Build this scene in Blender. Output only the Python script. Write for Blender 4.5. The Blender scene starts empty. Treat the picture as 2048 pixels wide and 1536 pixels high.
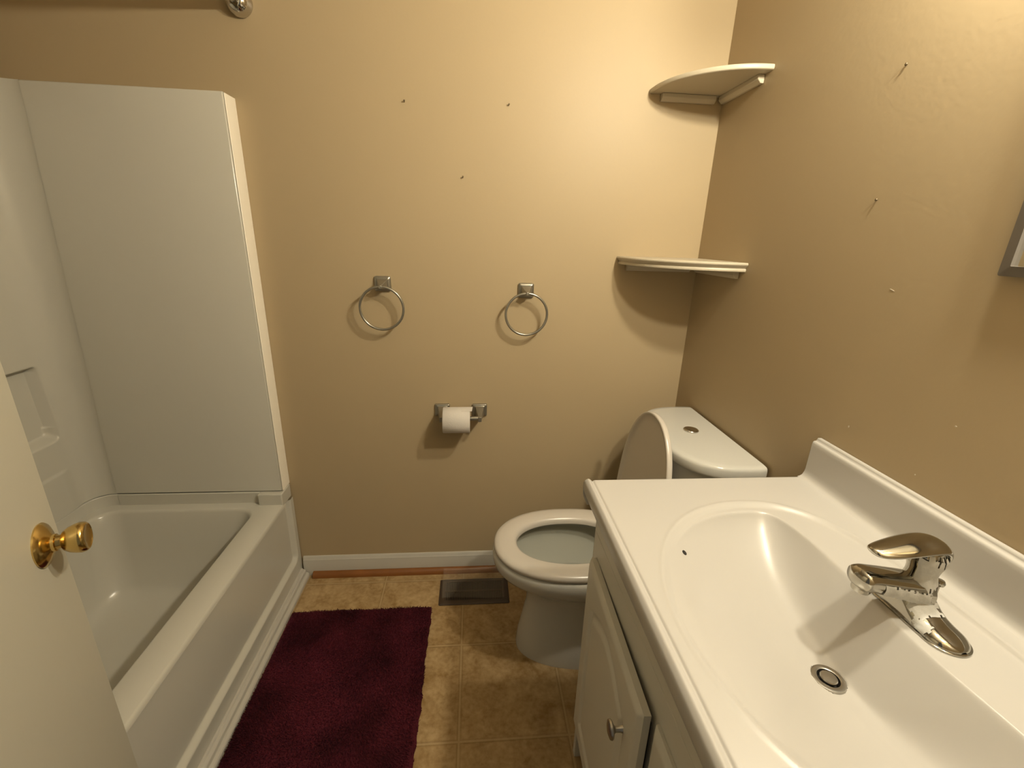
import bpy, bmesh, math, random
import numpy as np
from mathutils import Matrix, Vector
random.seed(7); rng = np.random.default_rng(7)
PI = math.pi
S = bpy.context.scene
COL = S.collection
W = {}            # world location of every object made here

# ------------------------------------------------------------------ helpers
class MB:
    """Collects shapes; build() links them as ONE mesh object."""
    def __init__(s): s.v = []; s.f = []; s.n = 0
    def add(s, v, f):
        s.v.extend([tuple(map(float, p)) for p in v])
        s.f.extend([[i + s.n for i in q] for q in f]); s.n = len(s.v); return s
    def box(s, x0, x1, y0, y1, z0, z1):
        v = [(x, y, z) for z in (z0, z1) for y in (y0, y1) for x in (x0, x1)]
        return s.add(v, [(0, 2, 3, 1), (4, 5, 7, 6), (0, 1, 5, 4), (2, 6, 7, 3), (0, 4, 6, 2), (1, 3, 7, 5)])
    def loft(s, rings, cap0=True, cap1=True, closed=True, flip=False):
        n = len(rings[0]); v = [p for r in rings for p in r]; f = []
        m = n if closed else n - 1
        for i in range(len(rings) - 1):
            for j in range(m):
                a, b = i * n + j, i * n + (j + 1) % n
                f.append((a, b, b + n, a + n))
        if cap0: f.append(list(range(n))[::-1])
        if cap1: f.append([(len(rings) - 1) * n + j for j in range(n)])
        if flip: f = [q[::-1] for q in f]
        return s.add(v, f)
    def grid(s, P):
        """P: array (a, b, 3) of points"""
        a, b = P.shape[:2]; v = P.reshape(-1, 3); f = []
        for i in range(a - 1):
            for j in range(b - 1):
                k = i * b + j; f.append((k, k + 1, k + b + 1, k + b))
        return s.add(v, f)
    def lathe(s, prof, o, ax, n=32):
        """prof: list of (r, h) along axis ax from point o"""
        ax = Vector(ax).normalized(); t = ax.orthogonal().normalized(); b = ax.cross(t); o = Vector(o)
        rings = [[tuple(o + ax * h + (t * math.cos(2 * PI * j / n) + b * math.sin(2 * PI * j / n)) * max(r, 1e-5))
                  for j in range(n)] for r, h in prof]
        return s.loft(rings)
    def tube(s, path, r, n=12, closed=False):
        path = [Vector(p) for p in path]; rings = []; m = len(path)
        rr = r if hasattr(r, '__len__') else [r] * m
        t0 = None
        for i, p in enumerate(path):
            a = path[(i - 1) % m] if (closed or i) else p
            b = path[(i + 1) % m] if (closed or i < m - 1) else p
            d = (b - a).normalized()
            if t0 is None: t0 = d.orthogonal().normalized()
            t0 = (t0 - d * t0.dot(d)).normalized(); q = d.cross(t0)
            rings.append([tuple(p + (t0 * math.cos(2 * PI * j / n) + q * math.sin(2 * PI * j / n)) * rr[i]) for j in range(n)])
        if closed: return s.loft(rings + [rings[0]], False, False)
        return s.loft(rings)
    def prism(s, poly, axis, a, b):
        """poly in the two other axes (cyclic order), extruded along axis from a to b"""
        def pt(u, w, h): return {0: (h, u, w), 1: (u, h, w), 2: (u, w, h)}[axis]
        return s.loft([[pt(u, w, a) for u, w in poly], [pt(u, w, b) for u, w in poly]])
    def build(s, name, mat, parent=None, smooth=True, bevel=0, seg=2, angle=40, subsurf=0):
        me = bpy.data.meshes.new(name)
        off = W[parent.name] if parent else Vector((0, 0, 0))
        me.from_pydata([tuple(Vector(p) - off) for p in s.v], [], s.f)
        me.validate()
        bm = bmesh.new(); bm.from_mesh(me)
        bmesh.ops.remove_doubles(bm, verts=bm.verts, dist=1e-6)
        bmesh.ops.recalc_face_normals(bm, faces=bm.faces)
        bm.to_mesh(me); bm.free()
        o = bpy.data.objects.new(name, me); COL.objects.link(o)
        me.materials.append(mat)
        if parent: o.parent = parent
        W[o.name] = off.copy()
        if bevel:
            m = o.modifiers.new('bevel', 'BEVEL'); m.width = bevel; m.segments = seg; m.limit_method = 'ANGLE'; m.angle_limit = math.radians(35)
        if subsurf:
            m = o.modifiers.new('sub', 'SUBSURF'); m.levels = m.render_levels = subsurf
        if smooth:
            for p in me.polygons: p.use_smooth = True
            if angle and not subsurf:
                me.set_sharp_from_angle(angle=math.radians(angle))
        return o

def tag(o, label=None, cat=None, group=None, kind=None):
    for k, v in (('label', label), ('category', cat), ('group', group), ('kind', kind)):
        if v: o[k] = v
    return o
def thing(name, loc, label=None, cat=None, group=None, kind=None):
    o = bpy.data.objects.new(name, None); COL.objects.link(o)
    o.location = loc; o.empty_display_size = .05; W[o.name] = Vector(loc)
    return tag(o, label, cat, group, kind)
def struct(o): o['kind'] = 'structure'; return o
def copy_tree(o, parent=None):
    c = o.copy(); COL.objects.link(c)
    if parent: c.parent = parent
    for ch in list(o.children): copy_tree(ch, c)
    return c
def sstep(a, b, x):
    t = np.clip((x - a) / (b - a), 0, 1); return t * t * (3 - 2 * t)
def superell(cx, cy, a, b, n, z, m=64):
    r = []
    for j in range(m):
        t = 2 * PI * j / m; c, s_ = math.cos(t), math.sin(t)
        r.append((cx + a * math.copysign(abs(c) ** (2 / n), c), cy + b * math.copysign(abs(s_) ** (2 / n), s_), z))
    return r
def rrect(x0, x1, y0, y1, r, k=6):
    out = []
    for cx, cy, a0 in ((x1 - r, y1 - r, 0), (x0 + r, y1 - r, 90), (x0 + r, y0 + r, 180), (x1 - r, y0 + r, 270)):
        for i in range(k + 1):
            a = math.radians(a0 + 90 * i / k); out.append((cx + r * math.cos(a), cy + r * math.sin(a)))
    return out
def srgb(r, g, b):
    f = lambda c: (c / 255 / 12.92) if c / 255 <= .04045 else ((c / 255 + .055) / 1.055) ** 2.4
    return (f(r), f(g), f(b), 1)

# ------------------------------------------------------------------ materials
REFL = {'lit_edge_strip': .92, 'white_fibreglass': .76, 'shelf_cream': .60, 'ceiling_paint': .62, 'cabinet_white': .70, 'white_china': .74, 'dark_gap': 1, 'wall_paint': .70, 'cultured_marble': .67}
def mat(name, col, rough=.5, metal=0, spec=.5, noise=0, nscale=8, bump=0, bscale=200, coat=0, col2=None, alpha=1):
    m = bpy.data.materials.new(name); m.use_nodes = True
    nt = m.node_tree; b = nt.nodes['Principled BSDF']
    if metal < .5:      # paint values measured under the lamp, brought down to their reflectance
        k_ = REFL.get(name, .69); col = tuple(c * k_ for c in col[:3]) + (1,)
        if col2: col2 = tuple(c * k_ for c in col2[:3]) + (1,)
    b.inputs['Base Color'].default_value = col; b.inputs['Roughness'].default_value = rough
    b.inputs['Metallic'].default_value = metal; b.inputs['Specular IOR Level'].default_value = spec
    b.inputs['Coat Weight'].default_value = coat; b.inputs['Alpha'].default_value = alpha
    tc = nt.nodes.new('ShaderNodeTexCoord')
    if noise or col2:
        n = nt.nodes.new('ShaderNodeTexNoise'); n.inputs['Scale'].default_value = nscale; n.inputs['Detail'].default_value = 5
        nt.links.new(tc.outputs['Object'], n.inputs['Vector'])
        mx = nt.nodes.new('ShaderNodeMix'); mx.data_type = 'RGBA'
        c2 = col2 or tuple(c * (1 - noise) for c in col[:3]) + (1,)
        mx.inputs[6].default_value = col; mx.inputs[7].default_value = c2
        nt.links.new(n.outputs['Fac'], mx.inputs[0]); nt.links.new(mx.outputs[2], b.inputs['Base Color'])
    if bump:
        n2 = nt.nodes.new('ShaderNodeTexNoise'); n2.inputs['Scale'].default_value = bscale; n2.inputs['Detail'].default_value = 3
        nt.links.new(tc.outputs['Object'], n2.inputs['Vector'])
        bp = nt.nodes.new('ShaderNodeBump'); bp.inputs['Strength'].default_value = bump; bp.inputs['Distance'].default_value = .002
        nt.links.new(n2.outputs['Fac'], bp.inputs['Height']); nt.links.new(bp.outputs['Normal'], b.inputs['Normal'])
    return m

M = {}
M['wall'] = mat('wall_paint', (.585, .462, .288, 1), .48, spec=.28, noise=.04, nscale=3, bump=.10, bscale=90)
M['ceiling'] = mat('ceiling_paint', (.72, .65, .53, 1), .8, bump=.1, bscale=120)
M['trim'] = mat('white_trim_paint', (.72, .69, .62, 1), .4, noise=.06, nscale=20)
M['door'] = mat('door_paint', (.66, .63, .52, 1), .4, noise=.05, nscale=2, bump=.06, bscale=60)
M['fibre'] = mat('white_fibreglass', (.70, .68, .60, 1), .22, noise=.05, nscale=3, bump=.03, bscale=40)
M['edge'] = mat('lit_edge_strip', (.98, .92, .80, 1), .4, noise=.05, nscale=15)  # surround edge strip, painted brighter to carry the lamp light on that side
M['marble'] = mat('cultured_marble', (.69, .665, .625, 1), .30, noise=.03, nscale=5, coat=.10)
M['china'] = mat('white_china', (.72, .71, .66, 1), .08, noise=.02, nscale=6)
M['seat'] = mat('seat_plastic', (.80, .74, .66, 1), .25, noise=.02, nscale=6)
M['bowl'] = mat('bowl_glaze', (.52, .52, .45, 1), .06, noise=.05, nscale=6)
M['cab'] = mat('cabinet_white', (.84, .81, .72, 1), .35, noise=.04, nscale=4)
M['shelf'] = mat('shelf_cream', (.84, .75, .58, 1), .4, noise=.04, nscale=10, bump=.08, bscale=80)
M['chrome'] = mat('chrome', (.62, .60, .57, 1), .10, metal=1, noise=.05, nscale=10)
M['fchrome'] = mat('faucet_chrome', (.40, .38, .33, 1), .09, metal=1, noise=.05, nscale=10)
M['wchrome'] = mat('satin_chrome', (.36, .345, .30, 1), .30, metal=.85, noise=.05, nscale=10)
M['nickel'] = mat('brushed_nickel', (.50, .48, .44, 1), .28, metal=1, noise=.1, nscale=30)
M['brass'] = mat('polished_brass', (.72, .52, .20, 1), .17, metal=1, noise=.1, nscale=15)
M['dark'] = mat('dark_gap', (.012, .010, .008, 1), .8, noise=.1)
M['film'] = mat('white_film', (.86, .85, .80, 1), .5, noise=.30, nscale=90, bump=.6, bscale=120, alpha=.94)
M['paper'] = mat('toilet_paper', (.87, .82, .76, 1), .9, noise=.04, nscale=50, bump=.3, bscale=250)
M['card'] = mat('cardboard_core', (.42, .34, .25, 1), .9, noise=.1, nscale=40)
M['oak'] = mat('stained_wood', (.34, .125, .028, 1), .35, noise=.35, nscale=18)
M['bronze'] = mat('brown_register', (.075, .046, .028, 1), .4, noise=.2, nscale=30)
M['nail'] = mat('nail_steel', (.16, .12, .07, 1), .4, metal=.6, noise=.2)
M['chip'] = mat('bare_plaster', (.80, .72, .58, 1), .8, noise=.1)
M['frame'] = mat('grey_frame', (.24, .22, .20, 1), .4, metal=.2, noise=.1, nscale=20)
M['mirror'] = mat('mirror_glass', (.86, .87, .84, 1), .02, metal=1, noise=.01)
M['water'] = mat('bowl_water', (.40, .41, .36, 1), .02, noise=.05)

def plastic():
    m = bpy.data.materials.new('clear_plastic'); m.use_nodes = True; nt = m.node_tree
    b = nt.nodes['Principled BSDF']; out = nt.nodes['Material Output']
    b.inputs['Base Color'].default_value = (.55, .50, .42, 1); b.inputs['Roughness'].default_value = .25
    n = nt.nodes.new('ShaderNodeTexNoise'); n.inputs['Scale'].default_value = 14
    tc = nt.nodes.new('ShaderNodeTexCoord'); nt.links.new(tc.outputs['Object'], n.inputs['Vector'])
    mr = nt.nodes.new('ShaderNodeMapRange'); mr.inputs['To Min'].default_value = .03; mr.inputs['To Max'].default_value = .22
    nt.links.new(n.outputs['Fac'], mr.inputs['Value'])
    t = nt.nodes.new('ShaderNodeBsdfTransparent'); mx = nt.nodes.new('ShaderNodeMixShader')
    nt.links.new(mr.outputs['Result'], mx.inputs[0]); nt.links.new(t.outputs[0], mx.inputs[1]); nt.links.new(b.outputs[0], mx.inputs[2])
    nt.links.new(mx.outputs[0], out.inputs['Surface']); return m
M['plastic'] = plastic()

def floor_mat():
    m = bpy.data.materials.new('vinyl_tile'); m.use_nodes = True; nt = m.node_tree; b = nt.nodes['Principled BSDF']
    L = nt.links.new; N = nt.nodes.new
    tc = N('ShaderNodeTexCoord'); sep = N('ShaderNodeSeparateXYZ'); L(tc.outputs['Object'], sep.inputs[0])
    def math_(op, a, bb=None, clamp=False):
        k = N('ShaderNodeMath'); k.operation = op; k.use_clamp = clamp
        for i, x in enumerate((a, bb)):
            if x is None: continue
            if isinstance(x, (int, float)): k.inputs[i].default_value = x
            else: L(x, k.inputs[i])
        return k.outputs[0]
    def dist(sock, off):
        q = math_('DIVIDE', math_('SUBTRACT', sock, off), .305)
        fr = math_('SUBTRACT', q, math_('FLOOR', math_('ADD', q, .5)))
        return math_('MULTIPLY', math_('ABSOLUTE', fr), .305)
    dx = dist(sep.outputs[0], -.0366); dy = dist(sep.outputs[1], -.3675)
    d = math_('MINIMUM', dx, dy)
    # mottled stone
    n1 = N('ShaderNodeTexNoise'); n1.inputs['Scale'].default_value = 16; n1.inputs['Detail'].default_value = 8; n1.inputs['Distortion'].default_value = .8
    n2 = N('ShaderNodeTexNoise'); n2.inputs['Scale'].default_value = 75; n2.inputs['Detail'].default_value = 6
    L(tc.outputs['Object'], n1.inputs['Vector']); L(tc.outputs['Object'], n2.inputs['Vector'])
    f = math_('ADD', math_('MULTIPLY', n1.outputs['Fac'], .62), math_('MULTIPLY', n2.outputs['Fac'], .38))
    cr = N('ShaderNodeValToRGB'); e = cr.color_ramp.elements
    e[0].position = .36; e[0].color = (.235, .142, .052, 1); e[1].position = .66; e[1].color = (.44, .315, .165, 1)
    L(f, cr.inputs[0])
    def mix(fac, a, col):
        k = N('ShaderNodeMix'); k.data_type = 'RGBA'; L(fac, k.inputs[0]); L(a, k.inputs[6]); k.inputs[7].default_value = col; return k.outputs[2]
    def band(lo, hi, s):
        mr = N('ShaderNodeMapRange'); mr.interpolation_type = 'SMOOTHSTEP'
        mr.inputs['From Min'].default_value = lo; mr.inputs['From Max'].default_value = hi
        mr.inputs['To Min'].default_value = s; mr.inputs['To Max'].default_value = 0; L(d, mr.inputs['Value']); return mr.outputs['Result']
    c = mix(band(.004, .009, .45), cr.outputs['Color'], (.215, .135, .056, 1))
    c = mix(band(.0015, .0035, .55), c, (.46, .345, .19, 1))
    L(c, b.inputs['Base Color']); b.inputs['Roughness'].default_value = .42; b.inputs['Specular IOR Level'].default_value = .4
    bp = N('ShaderNodeBump'); bp.inputs['Strength'].default_value = .25; bp.inputs['Distance'].default_value = .002
    h = math_('SUBTRACT', n2.outputs['Fac'], band(.002, .006, 1.0)); L(h, bp.inputs['Height']); L(bp.outputs['Normal'], b.inputs['Normal'])
    return m
M['floor'] = floor_mat()

def rug_mat():
    m = bpy.data.materials.new('plum_shag'); m.use_nodes = True; nt = m.node_tree; b = nt.nodes['Principled BSDF']
    tc = nt.nodes.new('ShaderNodeTexCoord')
    n = nt.nodes.new('ShaderNodeTexNoise'); n.inputs['Scale'].default_value = 5.5; n.inputs['Detail'].default_value = 3
    n2 = nt.nodes.new('ShaderNodeTexNoise'); n2.inputs['Scale'].default_value = 160
    ad = nt.nodes.new('ShaderNodeMath'); ad.operation = 'MULTIPLY_ADD'; ad.inputs[1].default_value = .35
    nt.links.new(tc.outputs['Object'], n.inputs['Vector']); nt.links.new(tc.outputs['Object'], n2.inputs['Vector'])
    nt.links.new(n2.outputs['Fac'], ad.inputs[0]); nt.links.new(n.outputs['Fac'], ad.inputs[2])
    cr = nt.nodes.new('ShaderNodeValToRGB'); e = cr.color_ramp.elements
    e[0].position = .50; e[0].color = (.020, .0016, .003, 1); e[1].position = .82; e[1].color = (.080, .0095, .017, 1)
    nt.links.new(ad.outputs[0], cr.inputs[0]); nt.links.new(cr.outputs['Color'], b.inputs['Base Color'])
    b.inputs['Roughness'].default_value = .8; b.inputs['Specular IOR Level'].default_value = .15
    b.inputs['Sheen Weight'].default_value = .25; b.inputs['Sheen Tint'].default_value = (.4, .08, .2, 1)
    return m
M['rug'] = rug_mat()

# ------------------------------------------------------------------ measured place
XR, XA, XL = .7654, -.68, -1.47           # right wall, tub apron, left wall
YF = -1.50                                # front wall (inner face)
ZC = 2.44
ZT = .3705                                # tub rim
# ------------------------------------------------------------------ room shell
struct(MB().box(XL - .1, XR + .1, -2.6, .1, -.1, 0).build('floor', M['floor'], smooth=False))
struct(MB().box(XL - .1, XR + .1, YF - .11, .1, ZC, ZC + .1).build('ceiling', M['ceiling'], smooth=False))
struct(MB().box(XL - .1, XR + .1, 0, .1, 0, ZC).build('wall_back', M['wall'], smooth=False))
wr = struct(MB().box(XR, XR + .1, YF - .11, 0, 0, ZC).build('wall_right', M['wall'], smooth=False))
struct(MB().box(XL - .1, XL, YF - .11, 0, 0, ZC).build('wall_left', M['wall'], smooth=False))
wf = MB(); DX0, DX1, DH = -.40, .24, 2.04
wf.box(XL, DX0, YF - .11, YF, 0, ZC); wf.box(DX1, XR, YF - .11, YF, 0, ZC); wf.box(DX0, DX1, YF - .11, YF, DH, ZC)
struct(wf.build('wall_front', M['wall'], smooth=False))
# door casing round the opening
cs = MB()
for x0, x1 in ((DX0 - .055, DX0 + .0), (DX1 - .0, DX1 + .02)): cs.box(x0, x1, YF + .0005, YF + .014, 0, DH + .055)
cs.box(DX0, DX1, YF + .0005, YF + .014, DH, DH + .055)
struct(cs.build('trim_3', M['trim'], bevel=.003))

# bare spots on the right wall, all small: little flakes of filler
for (y, z, a, b_) in ((-.747, .960, .0016, .0026), (-.934, 1.042, .0020, .0014), (-.7555, 1.236, .0060, .0008), (-.90, .936, .0014, .0014)):
    c = MB().loft([[(XR - h, y + a * k * math.cos(t), z + b_ * k * math.sin(t) + (.3 * a * k * math.cos(t) if a > .004 else 0)) for t in np.linspace(0, 2 * PI, 10, endpoint=False)] for h, k in ((-.0005, 1.0), (.0004, .8))])
    c.build('paint_chip', M['chip'], wr)

# baseboard with a moulded top, along the back wall
prof = [(0, 0), (-.013, 0), (-.013, .060), (-.0105, .066), (-.0105, .070), (-.0075, .074), (-.0065, .080), (-.003, .0845), (0, .0845)]
def sweep_x(name, prof, x0, x1, m, **k): return MB().prism([(y, z) for y, z in prof], 0, x0, x1).build(name, m, **k)
struct(sweep_x('baseboard_back', prof, -.668, XR, M['trim'], angle=30))
bb = [(XR - .0, 0), (XR - .013, 0), (XR - .013, .060), (XR - .0105, .07), (XR - .0065, .08), (XR, .0845)]
struct(MB().prism([(x, z) for x, z in bb], 1, -.70, -.013).build('baseboard_right', M['trim']))
q = [(-.0135, .0)] + [(-.0135 - .019 * math.cos(a), .021 * math.sin(a)) for a in np.linspace(0, PI / 2, 8)]
struct(sweep_x('trim_1', q, -.632, XR - .02, M['oak'], angle=50))
# white moulding on the floor along the tub
tp = [(-.6805, 0), (-.647, 0), (-.647, .012), (-.650, .017), (-.656, .0195), (-.6585, .0195), (-.660, .030), (-.664, .034), (-.668, .034), (-.671, .039), (-.6805, .039)]
struct(MB().prism(tp, 1, -1.485, -.016).build('trim_2', M['trim'], angle=30, bevel=.0012))

# ------------------------------------------------------------------ bathtub
tub = thing('bathtub', (-1.0, -.75, 0), 'white fibreglass alcove bathtub with a recessed apron panel, along the left wall', 'bathtub')
XI = -.757; XTL = -1.305
# apron: height field over (y, z)
ys = np.unique(np.concatenate([np.linspace(-1.485, -.14, 60), np.linspace(-.14, -.003, 56)]))
zs = np.unique(np.concatenate([np.linspace(0, .068, 8), np.linspace(.068, .125, 30), np.linspace(.125, .30, 12), np.linspace(.30, ZT - .013, 16)]))
Y, Z = np.meshgrid(ys, zs, indexing='ij')
def rr_sd(u, v, u0, u1, v0, v1, r):
    cu, cv = (u0 + u1) / 2, (v0 + v1) / 2
    dx = np.abs(u - cu) - ((u1 - u0) / 2 - r); dy = np.abs(v - cv) - ((v1 - v0) / 2 - r)
    return np.hypot(np.maximum(dx, 0), np.maximum(dy, 0)) + np.minimum(np.maximum(dx, dy), 0) - r
sd = rr_sd(Y, Z, -1.46, -.030, .094, .60, .030)
X = XA + .004 - .016 * sstep(.006, -.010, sd)
MB().grid(np.stack([X, Y, Z], -1)).build('apron', M['fibre'], tub, angle=0)
# deck and basin: nested outlines, from the apron edge over the rim and down inside
def outl(x0, x1, y0, y1, r, z): return [(x, y, z) for x, y in rrect(x0, x1, y0, y1, min(r, .42 * (x1 - x0)), 8)]
YB = -.062
R_ = []
xo = XA + .002
R_.append(outl(-1.46, XA - .010, -1.495, YB + .004, .004, ZT - .016))
for dx, z in ((0, ZT - .014), (-.0008, ZT - .008), (-.003, ZT - .003), (-.007, ZT)):
    R_.append(outl(-1.46, xo + dx, -1.495, YB + .004, .004, z))
for e, z in ((0, ZT), (.003, ZT - .001), (.006, ZT - .004), (.009, ZT - .010), (.016, ZT - .05), (.03, .22), (.045, .12), (.06, .092), (.085, .078), (.11, .072), (.14, .069)):
    R_.append(outl(XTL + .025 + e * .9, XI - e * (1.0 if e < .02 else 1.15), -1.44 + e * 1.2, -.092 - e * (1 if e < .02 else 1.6), .06 + e * .5, z))
MB().loft(R_, cap0=False, cap1=True).build('basin', M['fibre'], tub, angle=50)
# raised flange at the wall end, under the surround
fl = MB()
fl.box(XI - .006, XA - .0, -.080, -.002, ZT - .01, .413)
fl.box(-1.24, XI - .004, YB, -.002, ZT - .03, .413)
_r = .060; _cv = [(XA - .17, YB)] + [(XTL + _r - _r * math.sin(a) + .001, YB + .001 - _r + _r * math.cos(a)) for a in np.linspace(0, PI / 2, 14)] + [(XTL + .001, -1.46)]
fl.loft([[(x, y, z) for x, y in _cv] for z in (ZT - .03, .413)] + [[(x - .02, y + .02, .413) for x, y in _cv]], False, False, closed=False)
fl.build('wall_flange', M['fibre'], tub, bevel=.004, seg=3)
# ------------------------------------------------------------------ tub surround
sur = thing('tub_surround', (-1.0, -.06, .415), 'white fibreglass tub surround panels with a moulded soap dish, above the bathtub', 'tub surround')
ZS0, ZS1, YP = .4155, 1.664, -.060
# back panel: a flat sheet with a rounded edge strip toward the room
pr = [(-1.30, -.001), (-1.30, YP), (XA - .0085, YP), (XA - .0060, YP + .0015), (XA - .0052, YP + .004), (XA - .0052, -.001)]
MB().prism(pr, 2, ZS0, ZS1).build('end_panel', M['fibre'], sur, angle=50, bevel=.003)
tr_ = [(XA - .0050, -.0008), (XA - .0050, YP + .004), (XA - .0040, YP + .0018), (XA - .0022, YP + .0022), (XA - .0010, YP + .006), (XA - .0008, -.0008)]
MB().prism(tr_, 2, ZS0, ZS1 - .003).build('lit_edge_trim', M['edge'], sur, angle=50, bevel=.001)  # thin strip on the panel edge; its lit look is partly in the colour
# left panel: plan curve (fillet from the end panel into the side), height field for the soap dish
pc = [(-1.240, YP + .0)]
def plan(z):
    r = .060 + .045 * max(0, (z - .5)) / 1.2
    xs, out = XTL, []
    for a in np.linspace(0, PI / 2, 12):
        out.append((xs + r - r * math.sin(a), YP - r + r * math.cos(a)))
    x0 = XTL + r + .006
    return [(x0, YP - .0008)] + out, YP - r
vv = np.unique(np.concatenate([np.linspace(.0, .12, 50), np.linspace(.12, .30, 40), np.linspace(.30, .42, 40), np.linspace(.42, 1.24, 20)]))
zz = np.unique(np.concatenate([np.linspace(ZS0, .52, 6), np.linspace(.52, .58, 24), np.linspace(.58, .70, 50), np.linspace(.70, .85, 30), np.linspace(.85, .93, 36), np.linspace(.93, ZS1, 14)]))
rows = []
for z in zz:
    pl, y0 = plan(z); row = [(x, y, z) for x, y in pl]
    for v in vv[1:]:
        y = y0 - v
        sdv = rr_sd(np.array(y), np.array(z), -.44, -.118, .655, .898, .03)
        dep = .034 * float(sstep(.002, -.022 if z < .70 else -.012, sdv))
        step = .0035 * float(sstep(.560, .548, np.array(z)) * sstep(-.12, -.16, np.array(y)))
        row.append((XTL - dep + step, y, z))
    rows.append(row)
MB().grid(np.array(rows)).build('side_panel', M['fibre'], sur, angle=0)

# ------------------------------------------------------------------ shower curtain rod
rod = thing('shower_curtain_rod', (-.632, -.03, 1.887), 'chrome shower curtain rod with round end flange, high above the bathtub edge', 'curtain rod')
MB().tube([(-.632, -.02, 1.887), (-.632, YF + .02, 1.887)], .0125, 20).build('rod', M['chrome'], rod)
for y, s_ in ((0, -1), (YF, 1)):
    MB().lathe([(0, .0005), (.031, .0005), (.0335, .004), (.0335, .010), (.031, .020), (.026, .029), (.019, .036), (.014, .038), (0, .038)], (-.632, y, 1.887), (0, s_, 0)).build('end_flange', M['chrome'], rod)

# ------------------------------------------------------------------ door
door = thing('door_1', (-.40, -1.49, 0), kind='structure')
th = math.radians(-24); dv = Vector((-math.sin(th), -math.cos(th), 0)); nv = Vector((math.cos(th), -math.sin(th), 0))
E0 = Vector((-.636, -.890, 0))          # free edge, room side face
DW, DT = .655, .034
def dp(u, h, z): p = E0 + dv * u - nv * h; return (p.x, p.y, z)
d = MB(); z0, z1 = .030, 2.03
d.add([dp(u, h, z) for z in (z0, z1) for u, h in ((0, 0), (DW, 0), (DW, DT), (0, DT))], [(0, 3, 2, 1), (4, 5, 6, 7), (0, 1, 5, 4), (1, 2, 6, 5), (2, 3, 7, 6), (3, 0, 4, 7)])
d.build('door_slab', M['door'], door, bevel=.0025, smooth=False)
kb = MB(); kc = Vector(dp(.057, 0, .869))
knob = MB().lathe([(0, .0205), (.0085, .0205), (.0095, .0225), (.012, .023), (.0145, .0245), (.0185, .030), (.0212, .037), (.0222, .0425), (.0215, .0475), (.0195, .0498), (.0180, .0503), (.0165, .0492), (.008, .0486), (0, .0486)], kc, nv, 40).build('door_knob', M['brass'], door)
MB().lathe([(0, -.001), (.0315, -.001), (.0322, .002), (.030, .0045), (.022, .0085), (.015, .011), (.0125, .0125), (.0125, .016), (.0105, .017), (.0095, .022), (0, .022)], kc, nv, 40).build('rose', M['brass'], knob)

# ------------------------------------------------------------------ bath rug
yy0, yy1, xx0, xx1 = -1.06, -.203, -.6445, -.150
rug = MB()
def wob(n, amp, k): return amp * (np.interp(np.linspace(0, n, n), np.arange(0, n + k, k), rng.normal(size=len(np.arange(0, n + k, k)))))
gx, gy = np.linspace(xx0, xx1, 60), np.linspace(yy0, yy1, 100)
GX, GY = np.meshgrid(gx, gy, indexing='ij')
edge = np.minimum(np.minimum(GX - xx0, xx1 - GX), np.minimum(GY - yy0, yy1 - GY))
rug.grid(np.stack([GX, GY, .003 + .007 * sstep(0, .012, edge)], -1))
rug.box(xx0 + .002, xx1 - .002, yy0 + .002, yy1 - .002, .0008, .003)
# tufts
sp = .0029
tx, ty = np.meshgrid(np.arange(xx0 + .001, xx1, sp), np.arange(yy0 + .001, yy1, sp), indexing='ij')
tx = tx.ravel() + rng.normal(size=tx.size) * sp * .35; ty = ty.ravel() + rng.normal(size=ty.size) * sp * .35
n = tx.size
# lie of the pile, changing slowly over the rug
lie = 1.8 * np.sin(tx * 9 + ty * 5) + 1.6 * np.sin(ty * 11 - tx * 6 + 1.3)
amt = .004 + .0035 * np.sin(tx * 13 + ty * 3) * np.sin(ty * 9 + 2)
ed_ = np.minimum(np.minimum(tx - xx0, xx1 - tx), np.minimum(ty - yy0, yy1 - ty))
ln = (.0095 + rng.normal(size=n) * .0014) * (.45 + .55 * sstep(0, .014, ed_))
lx = np.cos(lie) * amt + rng.normal(size=n) * .0032; ly = np.sin(lie) * amt + rng.normal(size=n) * .0032
w = .0011; an = rng.uniform(0, PI, n); cx, cy = np.cos(an) * w, np.sin(an) * w
base = .0028 + .0032 * sstep(0, .012, ed_); top = base + ln
V = np.empty((n, 5, 3))
V[:, 0] = np.stack([tx - cx, ty - cy, base], -1); V[:, 1] = np.stack([tx + cx, ty + cy, base], -1)
V[:, 2] = np.stack([tx - cx * .9 + lx * .45, ty - cy * .9 + ly * .45, base + ln * .6], -1); V[:, 3] = np.stack([tx + cx * .9 + lx * .45, ty + cy * .9 + ly * .45, base + ln * .6], -1)
V[:, 4] = np.stack([tx + lx, ty + ly, top], -1)
b0 = np.arange(n) * 5
F = [q for i in b0.tolist() for q in ((i, i + 1, i + 3, i + 2), (i + 2, i + 3, i + 4))]
def wavy(p):
    p = np.array(p, float).reshape(-1, 3); wr_ = sstep(xx1 - .10, xx1, p[:, 0]); wt_ = sstep(yy1 - .08, yy1, p[:, 1])
    p[:, 0] += wr_ * (0.0018 * np.sin(p[:, 1] * 21 + 1) + .0012 * np.sin(p[:, 1] * 63) + .0012 * np.sin(p[:, 1] * 140 + 2))
    p[:, 1] += wt_ * (.0016 * np.sin(p[:, 0] * 24) + .0009 * np.sin(p[:, 0] * 90 + 1)); return p
rug.v = [tuple(q_) for q_ in wavy(rug.v).tolist()]; V = wavy(V)
me = bpy.data.meshes.new('bath_rug')
nb = len(rug.v)
me.from_pydata(rug.v + [tuple(p) for p in V.reshape(-1, 3).tolist()], [], rug.f + [tuple(k + nb for k in q) for q in F])
me.materials.append(M['rug'])
o = bpy.data.objects.new('bath_rug', me); COL.objects.link(o)
tag(o, 'dark plum shag bath rug on the floor beside the bathtub', 'rug')

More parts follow.
